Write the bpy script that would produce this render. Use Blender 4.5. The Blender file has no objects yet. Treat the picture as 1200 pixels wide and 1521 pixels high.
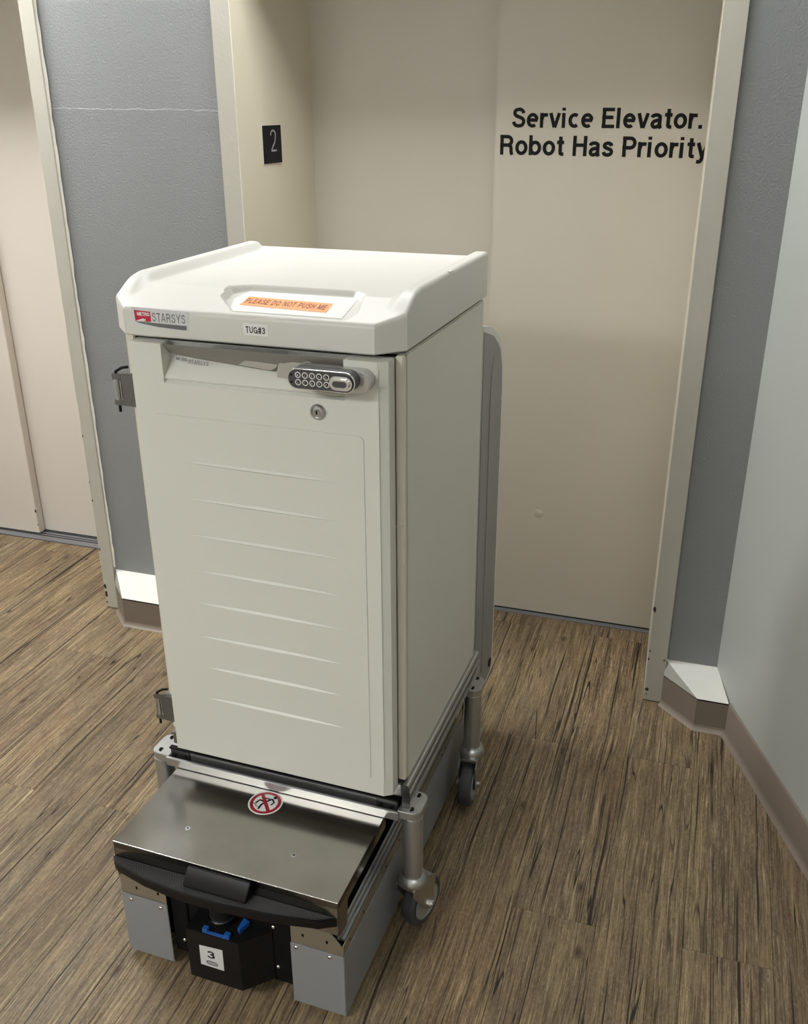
import bpy, bmesh, math, random
from mathutils import Vector, Matrix
R = math.radians
SC = bpy.context.scene
COL = SC.collection
random.seed(7)

# ------------------------------------------------------------------ camera
cam_d = bpy.data.cameras.new('camera')
cam = bpy.data.objects.new('camera', cam_d)
COL.objects.link(cam)
SC.camera = cam
cam_d.sensor_fit = 'HORIZONTAL'
cam_d.sensor_width = 36.0
cam_d.lens = 36.0 * 1396.84 / 1200.0
cam_d.clip_start = 0.02
YAW, PIT, ROL = 0.3167, -0.4105, -0.0042
Fw = Vector((-math.sin(YAW) * math.cos(PIT), math.cos(YAW) * math.cos(PIT), math.sin(PIT)))
Rt = Vector((math.cos(YAW), math.sin(YAW), 0))
Up = Rt.cross(Fw)
R2 = Rt * math.cos(ROL) + Up * math.sin(ROL)
U2 = -Rt * math.sin(ROL) + Up * math.cos(ROL)
mw = Matrix.Identity(4)
for i in range(3):
    mw[i][0] = R2[i]; mw[i][1] = U2[i]; mw[i][2] = -Fw[i]
mw[0][3], mw[1][3], mw[2][3] = 0.0097, -2.8264, 1.6112
cam.matrix_world = mw

# ------------------------------------------------------------------ world, exposure
W = bpy.data.worlds.new('world'); SC.world = W
W.use_nodes = True
W.node_tree.nodes['Background'].inputs[0].default_value = (0.5, 0.5, 0.5, 1)
W.node_tree.nodes['Background'].inputs[1].default_value = 0.05
SC.view_settings.view_transform = 'Standard'
SC.view_settings.look = 'None'
SC.view_settings.gamma = 1.0
SC.view_settings.use_curve_mapping = False
SC.view_settings.exposure = 0.0
# ceiling lamps: centre x, y, size x, size y, emission strength (built further down as ceiling_light; the last is an unseen added fill)
LAMPS = [(-0.74, -0.66, 1.18, 0.30, 17.5), (-1.75, -3.75, 1.15, 0.55, 36.0), (-2.55, -0.70, 1.18, 0.30, 42.0), (0.75, -3.9, 1.15, 0.55, 10.0)]
LAMP_COL = (0.985, 0.99, 0.97, 1)
CEIL = 2.44

# ------------------------------------------------------------------ materials
def mat(name, col, rough=0.5, metal=0.0, bump=None, var=0.0, vscale=6.0, spec=0.5, coat=0.0):
    m = bpy.data.materials.new(name); m.use_nodes = True
    nt = m.node_tree; b = nt.nodes['Principled BSDF']
    b.inputs['Base Color'].default_value = (*col, 1)
    b.inputs['Roughness'].default_value = rough
    b.inputs['Metallic'].default_value = metal
    b.inputs['Specular IOR Level'].default_value = spec
    b.inputs['Coat Weight'].default_value = coat
    tc = nt.nodes.new('ShaderNodeTexCoord')
    if var:
        n = nt.nodes.new('ShaderNodeTexNoise'); n.inputs['Scale'].default_value = vscale
        n.inputs['Detail'].default_value = 5
        nt.links.new(tc.outputs['Object'], n.inputs['Vector'])
        mx = nt.nodes.new('ShaderNodeMix'); mx.data_type = 'RGBA'
        mx.inputs[6].default_value = (*[c * (1 - var) for c in col], 1)
        mx.inputs[7].default_value = (*[min(1, c * (1 + var)) for c in col], 1)
        nt.links.new(n.outputs['Fac'], mx.inputs[0])
        nt.links.new(mx.outputs[2], b.inputs['Base Color'])
    if bump:
        sc, st, dist = bump
        n2 = nt.nodes.new('ShaderNodeTexNoise'); n2.inputs['Scale'].default_value = sc
        n2.inputs['Detail'].default_value = 3
        nt.links.new(tc.outputs['Object'], n2.inputs['Vector'])
        bp = nt.nodes.new('ShaderNodeBump'); bp.inputs['Strength'].default_value = st
        bp.inputs['Distance'].default_value = dist
        nt.links.new(n2.outputs['Fac'], bp.inputs['Height'])
        nt.links.new(bp.outputs['Normal'], b.inputs['Normal'])
    return m

M = {}
M['wall_grey'] = mat('wall_grey', (0.240, 0.248, 0.254), 0.55, bump=(190, 0.60, 0.003), var=0.04, vscale=5)
M['wall_light'] = mat('wall_light', (0.42, 0.44, 0.415), 0.5, bump=(220, 0.10, 0.002), var=0.03)
M['wall_white'] = mat('wall_white', (0.60, 0.60, 0.57), 0.6, bump=(220, 0.10, 0.002), var=0.03)
M['ceiling'] = mat('ceiling', (0.75, 0.74, 0.70), 0.8, var=0.03)
M['door_cream'] = mat('door_cream', (0.60, 0.555, 0.475), 0.38, bump=(260, 0.12, 0.0015), var=0.04, vscale=3)
M['door_left'] = mat('door_left', (0.60, 0.55, 0.495), 0.38, bump=(260, 0.12, 0.0015), var=0.03, vscale=3)
M['trim'] = mat('trim', (0.455, 0.435, 0.38), 0.42, bump=(90, 0.35, 0.002), var=0.06, vscale=12)
M['jamb'] = mat('jamb_cream', (0.68, 0.625, 0.505), 0.38, bump=(260, 0.12, 0.0015), var=0.04, vscale=6)
M['caulk'] = mat('caulk', (0.86, 0.84, 0.76), 0.6, bump=(60, 0.8, 0.003))
M['chip'] = mat('chip', (0.03, 0.022, 0.018), 0.8)
M['cap_white'] = mat('cap_white', (0.66, 0.66, 0.615), 0.55, bump=(60, 0.4, 0.002), var=0.05, vscale=20)
M['cap_white_shaded'] = mat('cap_white_shaded', (0.38, 0.38, 0.34), 0.6, bump=(60, 0.5, 0.003), var=0.12, vscale=25)  # darker copy of the white cap; the facet's shade is in the colour
M['cove'] = mat('cove', (0.185, 0.150, 0.120), 0.5, var=0.05)
M['cove_toe'] = mat('cove_toe', (0.225, 0.185, 0.150), 0.5, var=0.05)
M['subfloor'] = mat('subfloor', (0.05, 0.04, 0.03), 0.9)
M['alu'] = mat('aluminium', (0.52, 0.525, 0.52), 0.38, 0.88, var=0.08, vscale=40, bump=(300, 0.06, 0.001))
M['alu_dark'] = mat('aluminium_dark', (0.26, 0.26, 0.26), 0.42, 0.9, var=0.08, vscale=30)
M['zinc'] = mat('zinc', (0.50, 0.51, 0.50), 0.34, 1.0, var=0.12, vscale=25)
M['chrome'] = mat('chrome', (0.80, 0.80, 0.80), 0.15, 1.0)
M['sill'] = mat('sill', (0.33, 0.34, 0.37), 0.45, 0.8, var=0.08)
M['plastic'] = mat('cart_plastic', (0.655, 0.66, 0.605), 0.42, bump=(700, 0.10, 0.0008), var=0.02, vscale=3)
M['lid'] = mat('lid_plastic', (0.62, 0.615, 0.58), 0.40, bump=(500, 0.12, 0.0008), var=0.025, vscale=4)
M['lip'] = mat('shaded_grey_lip', (0.23, 0.222, 0.20), 0.5)  # darkened grey: the shade under the lid is put into the colour
M['panel'] = mat('side_panel', (0.65, 0.645, 0.585), 0.45, bump=(500, 0.05, 0.0006), var=0.02, vscale=3)
M['pillar'] = mat('pillar', (0.66, 0.625, 0.54), 0.45)
M['card'] = mat('card', (0.80, 0.79, 0.75), 0.4)
M['sticker_white'] = mat('sticker_white', (0.78, 0.78, 0.77), 0.4)
M['sticker_grey'] = mat('sticker_grey', (0.62, 0.63, 0.64), 0.4)
M['orange'] = mat('orange_tape', (0.90, 0.36, 0.14), 0.5)
M['red'] = mat('sign_red', (0.33, 0.012, 0.03), 0.4)
M['logo_red'] = mat('logo_red', (0.50, 0.015, 0.05), 0.35)
M['ink'] = mat('ink', (0.004, 0.004, 0.0045), 0.5, spec=0.2)
M['ink_brown'] = mat('ink_brown', (0.16, 0.05, 0.02), 0.5)
M['logo_grey'] = mat('logo_grey', (0.14, 0.14, 0.145), 0.35)
M['black'] = mat('black_plastic', (0.006, 0.006, 0.0065), 0.42, spec=0.22)
M['steel_satin'] = mat('satin_steel', (0.45, 0.42, 0.355), 0.40, 0.9, var=0.06, vscale=20)
M['black_matt'] = mat('black_matt', (0.0045, 0.0045, 0.0045), 0.7, spec=0.15)
M['black_steel'] = mat('black_steel', (0.02, 0.02, 0.021), 0.35)
M['dark_gap'] = mat('dark_gap', (0.02, 0.02, 0.02), 0.8)
M['skirt'] = mat('skirt_grey', (0.235, 0.24, 0.25), 0.45, bump=(600, 0.12, 0.0006), var=0.04, vscale=8)
M['tower_grey'] = mat('tower_grey', (0.24, 0.25, 0.255), 0.35, var=0.03)
M['tower_white'] = mat('tower_white', (0.72, 0.73, 0.74), 0.3)
M['rubber'] = mat('wheel_rubber', (0.055, 0.057, 0.062), 0.6, var=0.1, vscale=40)
M['hub'] = mat('wheel_hub', (0.28, 0.28, 0.265), 0.5, var=0.08, vscale=40)
M['hinge'] = mat('hinge_metal', (0.17, 0.17, 0.16), 0.42, 0.7)
M['keypad'] = mat('keypad_face', (0.06, 0.062, 0.066), 0.35)
M['lock_body'] = mat('lock_body', (0.55, 0.55, 0.55), 0.35, 0.7)
M['blue'] = mat('blue_clip', (0.012, 0.09, 0.33), 0.4)
M['plate2'] = mat('floor_plate', (0.006, 0.006, 0.008), 0.5, spec=0.2)
M['plate_ink'] = mat('plate_ink', (0.36, 0.36, 0.38), 0.5)
M['plate_edge'] = mat('plate_edge', (0.78, 0.75, 0.66), 0.6)
M['torn'] = mat('torn_label', (0.40, 0.385, 0.345), 0.35)
M['lamp'] = None

def steel():
    m = bpy.data.materials.new('brushed_steel'); m.use_nodes = True
    nt = m.node_tree; b = nt.nodes['Principled BSDF']
    b.inputs['Metallic'].default_value = 1.0
    tc = nt.nodes.new('ShaderNodeTexCoord')
    mp = nt.nodes.new('ShaderNodeMapping'); mp.inputs['Scale'].default_value = (4, 350, 40)
    nt.links.new(tc.outputs['Object'], mp.inputs['Vector'])
    n = nt.nodes.new('ShaderNodeTexNoise'); n.inputs['Scale'].default_value = 1.0; n.inputs['Detail'].default_value = 4
    nt.links.new(mp.outputs[0], n.inputs['Vector'])
    n2 = nt.nodes.new('ShaderNodeTexNoise'); n2.inputs['Scale'].default_value = 9; n2.inputs['Detail'].default_value = 6
    nt.links.new(tc.outputs['Object'], n2.inputs['Vector'])
    r = nt.nodes.new('ShaderNodeMapRange'); r.inputs['From Min'].default_value = .3; r.inputs['From Max'].default_value = .7
    r.inputs['To Min'].default_value = .15; r.inputs['To Max'].default_value = .20
    nt.links.new(n2.outputs['Fac'], r.inputs['Value']); nt.links.new(r.outputs[0], b.inputs['Roughness'])
    cr = nt.nodes.new('ShaderNodeValToRGB')
    cr.color_ramp.elements[0].position = .3; cr.color_ramp.elements[0].color = (.31, .295, .268, 1)
    cr.color_ramp.elements[1].position = .7; cr.color_ramp.elements[1].color = (.38, .36, .33, 1)
    # a few dark specks of dirt
    v = nt.nodes.new('ShaderNodeTexVoronoi'); v.inputs['Scale'].default_value = 38
    mp3 = nt.nodes.new('ShaderNodeMapping'); mp3.inputs['Scale'].default_value = (1.5, 1, 1); mp3.inputs['Rotation'].default_value = (0, 0, .6)
    nt.links.new(tc.outputs['Object'], mp3.inputs['Vector']); nt.links.new(mp3.outputs[0], v.inputs['Vector'])
    lt = nt.nodes.new('ShaderNodeMath'); lt.operation = 'LESS_THAN'; lt.inputs[1].default_value = .05
    nt.links.new(v.outputs['Distance'], lt.inputs[0])
    sp = nt.nodes.new('ShaderNodeMath'); sp.operation = 'MULTIPLY'; sp.inputs[1].default_value = .6
    nt.links.new(lt.outputs[0], sp.inputs[0])
    mx = nt.nodes.new('ShaderNodeMix'); mx.data_type = 'RGBA'
    mx.inputs[7].default_value = (.08, .07, .06, 1)
    nt.links.new(n2.outputs['Fac'], cr.inputs[0])
    nt.links.new(sp.outputs[0], mx.inputs[0]); nt.links.new(cr.outputs[0], mx.inputs[6]); nt.links.new(mx.outputs[2], b.inputs['Base Color'])
    bp = nt.nodes.new('ShaderNodeBump'); bp.inputs['Strength'].default_value = .04; bp.inputs['Distance'].default_value = .001
    nt.links.new(n.outputs['Fac'], bp.inputs['Height']); nt.links.new(bp.outputs['Normal'], b.inputs['Normal'])
    return m
M['steel'] = steel()

def wood():
    m = bpy.data.materials.new('wood_plank_vinyl'); m.use_nodes = True
    nt = m.node_tree; b = nt.nodes['Principled BSDF']; L = nt.links.new
    def N(t, **k):
        n = nt.nodes.new(t)
        for a, v in k.items(): setattr(n, a, v)
        return n
    tc = N('ShaderNodeTexCoord'); oi = N('ShaderNodeObjectInfo')
    sh = N('ShaderNodeVectorMath', operation='SCALE'); sh.inputs[0].default_value = (37.0, 91.0, 13.0)
    L(oi.outputs['Random'], sh.inputs['Scale'])
    ad = N('ShaderNodeVectorMath', operation='ADD'); L(tc.outputs['Object'], ad.inputs[0]); L(sh.outputs[0], ad.inputs[1])
    # gentle meander of the grain
    wn = N('ShaderNodeTexNoise'); wn.inputs['Scale'].default_value = 1.0; wn.inputs['Detail'].default_value = 2
    wm = N('ShaderNodeMapping'); wm.inputs['Scale'].default_value = (5, 2.2, 1); L(ad.outputs[0], wm.inputs[0]); L(wm.outputs[0], wn.inputs['Vector'])
    ws = N('ShaderNodeVectorMath', operation='SUBTRACT'); L(wn.outputs['Color'], ws.inputs[0]); ws.inputs[1].default_value = (.5, .5, .5)
    wk = N('ShaderNodeVectorMath', operation='MULTIPLY'); L(ws.outputs[0], wk.inputs[0]); wk.inputs[1].default_value = (.020, 0, 0)
    P = N('ShaderNodeVectorMath', operation='ADD'); L(ad.outputs[0], P.inputs[0]); L(wk.outputs[0], P.inputs[1])
    def noise(sx, sy, det=4, rough=.55):
        mp = N('ShaderNodeMapping'); mp.inputs['Scale'].default_value = (sx, sy, 1); L(P.outputs[0], mp.inputs[0])
        n = N('ShaderNodeTexNoise'); n.inputs['Scale'].default_value = 1; n.inputs['Detail'].default_value = det
        n.inputs['Roughness'].default_value = rough
        L(mp.outputs[0], n.inputs['Vector']); return n.outputs['Fac']
    def mix(f, a, bb, mode='MIX'):
        n = N('ShaderNodeMix', data_type='RGBA', blend_type=mode)
        for s, v in ((0, f), (6, a), (7, bb)):
            if isinstance(v, tuple): n.inputs[s].default_value = v
            elif isinstance(v, (int, float)): n.inputs[s].default_value = v
            else: L(v, n.inputs[s])
        return n.outputs[2]
    def rng(v, a, bb, c=0., d=1.):
        n = N('ShaderNodeMapRange'); L(v, n.inputs['Value'])
        n.inputs['From Min'].default_value = a; n.inputs['From Max'].default_value = bb
        n.inputs['To Min'].default_value = c; n.inputs['To Max'].default_value = d
        return n.outputs[0]
    cr = N('ShaderNodeValToRGB'); e = cr.color_ramp.elements
    e[0].position = .25; e[0].color = (.110, .080, .053, 1)
    e[1].position = .76; e[1].color = (.400, .315, .205, 1)
    x = e.new(.42); x.color = (.205, .152, .103, 1)
    x = e.new(.56); x.color = (.290, .222, .146, 1)
    L(noise(24, 1.5, 7, .66), cr.inputs[0])
    c = cr.outputs[0]
    # broad tone: grey, red-brown and yellow areas
    c = mix(rng(noise(8, 1.1, 4), .46, .68, 0, .60), c, (.185, .155, .128, 1))
    c = mix(rng(noise(10, 1.5, 4), .52, .70, 0, .45), c, (.27, .165, .100, 1))
    c = mix(rng(noise(9, 1.3, 4), .54, .70, 0, .45), c, (.33, .265, .145, 1))
    # fine fibres, light and dark, and short speckle
    c = mix(rng(noise(260, 9, 5, .75), .44, .62, 0, .75), c, (.060, .043, .029, 1))
    c = mix(rng(noise(200, 7, 4, .7), .54, .68, 0, .70), c, (.54, .44, .30, 1))
    c = mix(rng(noise(330, 60, 4, .8), .46, .66, 0, .60), c, (.085, .062, .043, 1))
    c = mix(rng(noise(300, 90, 3, .8), .54, .68, 0, .40), c, (.46, .385, .275, 1))
    # dark streaks
    c = mix(rng(noise(48, 1.6, 6, .7), .55, .68, 0, .70), c, (.070, .050, .036, 1))
    c = mix(rng(noise(105, 2.0, 5, .7), .57, .66, 0, .80), c, (.042, .030, .021, 1))
    c = mix(rng(noise(70, 2.2, 5, .65), .58, .72, 0, .6), c, (.46, .37, .25, 1))
    # long thin splits
    c = mix(rng(noise(120, .7, 2, .5), .635, .665, 0, .95), c, (.018, .012, .009, 1))
    # cracks: thin contour lines of stretched noise
    for sx, sy, w_, lo in ((13, .42, .0042, .50), (28, .6, .0060, .46), (21, .5, .0045, .55)):
        nz = noise(sx, sy, 2, .45)
        df = N('ShaderNodeMath', operation='SUBTRACT'); L(nz, df.inputs[0]); df.inputs[1].default_value = lo
        ab = N('ShaderNodeMath', operation='ABSOLUTE'); L(df.outputs[0], ab.inputs[0])
        gate = rng(noise(11, 3.0, 2), .47, .56)
        mu = N('ShaderNodeMath', operation='MULTIPLY'); L(rng(ab.outputs[0], w_, w_ * .3), mu.inputs[0]); L(gate, mu.inputs[1])
        c = mix(mu.outputs[0], c, (.016, .011, .008, 1))
    # knots
    mp = N('ShaderNodeMapping'); mp.inputs['Scale'].default_value = (6.2, 3.1, 1); L(ad.outputs[0], mp.inputs[0])
    v = N('ShaderNodeTexVoronoi', voronoi_dimensions='2D'); v.inputs['Scale'].default_value = 1; v.inputs['Randomness'].default_value = 1
    L(mp.outputs[0], v.inputs['Vector'])
    sep = N('ShaderNodeSeparateColor'); L(v.outputs['Color'], sep.inputs[0])
    has = N('ShaderNodeMath', operation='GREATER_THAN'); L(sep.outputs[0], has.inputs[0]); has.inputs[1].default_value = .80
    kd = N('ShaderNodeMath', operation='MULTIPLY'); L(rng(v.outputs['Distance'], .075, .01, 0, .85), kd.inputs[0]); L(has.outputs[0], kd.inputs[1])
    c = mix(kd.outputs[0], c, (.035, .022, .014, 1))
    # per plank tone
    tone = rng(oi.outputs['Random'], 0, 1, .84, 1.12)
    tn = N('ShaderNodeVectorMath', operation='SCALE'); L(c, tn.inputs[0]); L(tone, tn.inputs['Scale'])
    ty = N('ShaderNodeVectorMath', operation='MULTIPLY'); L(tn.outputs[0], ty.inputs[0]); ty.inputs[1].default_value = (1.0, .955, .83)
    L(ty.outputs[0], b.inputs['Base Color'])
    b.inputs['Roughness'].default_value = .55
    b.inputs['Specular IOR Level'].default_value = .35
    bp = N('ShaderNodeBump'); bp.inputs['Strength'].default_value = .25; bp.inputs['Distance'].default_value = .001
    L(noise(180, 5, 4, .7), bp.inputs['Height']); L(bp.outputs['Normal'], b.inputs['Normal'])
    return m
M['wood'] = wood()

def emit(name, col, s):
    m = bpy.data.materials.new(name); m.use_nodes = True
    nt = m.node_tree; nt.nodes.clear()
    e = nt.nodes.new('ShaderNodeEmission'); e.inputs[0].default_value = col; e.inputs[1].default_value = s
    o = nt.nodes.new('ShaderNodeOutputMaterial'); nt.links.new(e.outputs[0], o.inputs[0])
    return m

def ribbed():
    m = mat('ribbed_rubber', (0.013, 0.013, 0.014), 0.40, spec=0.35)
    nt = m.node_tree; b = nt.nodes['Principled BSDF']
    tc = nt.nodes.new('ShaderNodeTexCoord')
    w = nt.nodes.new('ShaderNodeTexWave'); w.bands_direction = 'Y'; w.inputs['Scale'].default_value = 105; w.inputs['Distortion'].default_value = 0.0
    nt.links.new(tc.outputs['Object'], w.inputs['Vector'])
    bp = nt.nodes.new('ShaderNodeBump'); bp.inputs['Strength'].default_value = .8; bp.inputs['Distance'].default_value = .002
    nt.links.new(w.outputs['Fac'], bp.inputs['Height']); nt.links.new(bp.outputs['Normal'], b.inputs['Normal'])
    return m
M['ribbed'] = ribbed()

# ------------------------------------------------------------------ mesh helpers
def box(bm, x0, x1, y0, y1, z0, z1, bev=0.0, seg=2):
    vs = [bm.verts.new(p) for p in ((x0,y0,z0),(x1,y0,z0),(x1,y1,z0),(x0,y1,z0),(x0,y0,z1),(x1,y0,z1),(x1,y1,z1),(x0,y1,z1))]
    fs = [bm.faces.new([vs[i] for i in f]) for f in ((3,2,1,0),(4,5,6,7),(0,1,5,4),(1,2,6,5),(2,3,7,6),(3,0,4,7))]
    if bev:
        es = list({e for f in fs for e in f.edges})
        bmesh.ops.bevel(bm, geom=es, offset=bev, segments=seg, affect='EDGES', clamp_overlap=True)
    return bm

def prism(bm, pts, a0, a1, axis='z', bev=0.0, seg=2):
    """pts: 2D outline; axis z: (x,y); axis y: (x,z); axis x: (y,z)"""
    def P(p, a):
        if axis == 'z': return (p[0], p[1], a)
        if axis == 'y': return (p[0], a, p[1])
        return (a, p[0], p[1])
    A = [bm.verts.new(P(p, a0)) for p in pts]; B = [bm.verts.new(P(p, a1)) for p in pts]
    n = len(pts); fs = [bm.faces.new(A), bm.faces.new(B)]
    for i in range(n):
        fs.append(bm.faces.new((A[i], A[(i+1) % n], B[(i+1) % n], B[i])))
    bmesh.ops.recalc_face_normals(bm, faces=fs)
    if bev:
        es = [e for e in fs[0].edges] + [e for e in fs[1].edges]
        bmesh.ops.bevel(bm, geom=es, offset=bev, segments=seg, affect='EDGES', clamp_overlap=True)
    return bm

def cyl(bm, p0, p1, r0, r1=None, seg=20, cap=True):
    p0 = Vector(p0); p1 = Vector(p1); r1 = r0 if r1 is None else r1
    d = (p1 - p0).normalized(); a = d.orthogonal().normalized(); b = d.cross(a)
    A = []; B = []
    for i in range(seg):
        t = 2 * math.pi * i / seg; o = a * math.cos(t) + b * math.sin(t)
        A.append(bm.verts.new(p0 + o * r0)); B.append(bm.verts.new(p1 + o * r1))
    for i in range(seg):
        bm.faces.new((A[i], A[(i+1) % seg], B[(i+1) % seg], B[i]))
    if cap:
        bm.faces.new(A[::-1]); bm.faces.new(B)
    return bm

def lathe(bm, prof, origin, axis, seg=32):
    """prof: list of (radius, along axis)"""
    o = Vector(origin); d = Vector(axis).normalized(); a = d.orthogonal().normalized(); b = d.cross(a)
    rings = []
    for r, h in prof:
        rings.append([bm.verts.new(o + d * h + (a * math.cos(2*math.pi*i/seg) + b * math.sin(2*math.pi*i/seg)) * max(r, 1e-5)) for i in range(seg)])
    for k in range(len(rings) - 1):
        for i in range(seg):
            bm.faces.new((rings[k][i], rings[k][(i+1) % seg], rings[k+1][(i+1) % seg], rings[k+1][i]))
    bm.faces.new(rings[0][::-1]); bm.faces.new(rings[-1])
    return bm

def tube(bm, pts, r, seg=8):
    for i in range(len(pts) - 1): cyl(bm, pts[i], pts[i+1], r, seg=seg)
    return bm

def stadium(cx, cz, hl, r, n=10):
    p = []
    for i in range(n + 1):
        t = -math.pi/2 + math.pi * i / n; p.append((cx + hl + r*math.cos(t), cz + r*math.sin(t)))
    for i in range(n + 1):
        t = math.pi/2 + math.pi * i / n; p.append((cx - hl + r*math.cos(t), cz + r*math.sin(t)))
    return p

def NB(): return bmesh.new()

def obj(name, bm, m, parent=None, smooth=35, label=None):
    me = bpy.data.meshes.new(name)
    bmesh.ops.recalc_face_normals(bm, faces=bm.faces[:])
    bm.to_mesh(me); bm.free()
    if smooth:
        me.polygons.foreach_set('use_smooth', [True] * len(me.polygons))
        me.set_sharp_from_angle(angle=R(smooth))
    me.materials.append(M[m] if isinstance(m, str) else m)
    o = bpy.data.objects.new(name, me); COL.objects.link(o)
    if parent: o.parent = parent
    if label: o['label'] = label
    return o

def thing(name, label, cat, loc=(0,0,0), rotz=0.0, group=None):
    o = bpy.data.objects.new(name, None); COL.objects.link(o)
    o.empty_display_size = .1
    o.location = loc; o.rotation_euler = (0, 0, rotz)
    o['label'] = label; o['category'] = cat
    if group: o['group'] = group
    return o

def struct(o, label=None, cat=None):
    o['kind'] = 'structure'
    if label: o['label'] = label
    if cat: o['category'] = cat
    return o

def text(name, body, m, origin, u, v, height, width=None, bold=0.0, parent=None, depth=0.0004, shear=0.0, cap=0.729):
    """flat lettering: origin = baseline start, u = reading direction, v = up; height = cap height"""
    cu = bpy.data.curves.new(name, 'FONT'); cu.body = body
    cu.offset = bold; cu.extrude = 0.0; cu.size = 1.0; cu.shear = shear; cu.resolution_u = 4
    t = bpy.data.objects.new(name, cu); COL.objects.link(t)
    dg = bpy.context.evaluated_depsgraph_get(); dg.update()
    me = bpy.data.meshes.new_from_object(t.evaluated_get(dg))
    bpy.data.objects.remove(t); bpy.data.curves.remove(cu)
    xs = [q.co.x for q in me.vertices]
    x0, x1 = min(xs), max(xs)
    s = height / cap
    sx = s if width is None else width / (x1 - x0)
    u = Vector(u).normalized(); v = Vector(v).normalized(); n = u.cross(v); o = Vector(origin)
    for q in me.vertices:
        q.co = o + u * ((q.co.x - x0) * sx) + v * (q.co.y * s) + n * depth
    me.materials.append(M[m])
    ob = bpy.data.objects.new(name, me); COL.objects.link(ob)
    if parent: ob.parent = parent
    return ob

def arc_(cx, cy, rx, ry, a0, a1, n=14):
    return [(cx + rx*math.cos(R(a0 + (a1-a0)*i/n)), cy + ry*math.sin(R(a0 + (a1-a0)*i/n))) for i in range(n+1)]
def spl(P, n=6):
    out = []; m = len(P)
    for i in range(m - 1):
        p0, p1, p2, p3 = P[max(i-1,0)], P[i], P[i+1], P[min(i+2,m-1)]
        for k in range(n):
            t = k/n
            out.append(tuple(.5*((2*p1[c]) + (p2[c]-p0[c])*t + (2*p0[c]-5*p1[c]+4*p2[c]-p3[c])*t*t + (3*p1[c]-p0[c]-3*p2[c]+p3[c])*t**3) for c in (0,1)))
    return out + [P[-1]]
_S = spl([(.60,.72),(.56,.83),(.45,.905),(.33,.91),(.19,.86),(.14,.74),(.19,.62),(.34,.545),(.50,.48),(.60,.39),(.61,.26),(.53,.13),(.36,.09),(.20,.125),(.12,.21),(.10,.30)])
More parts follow.
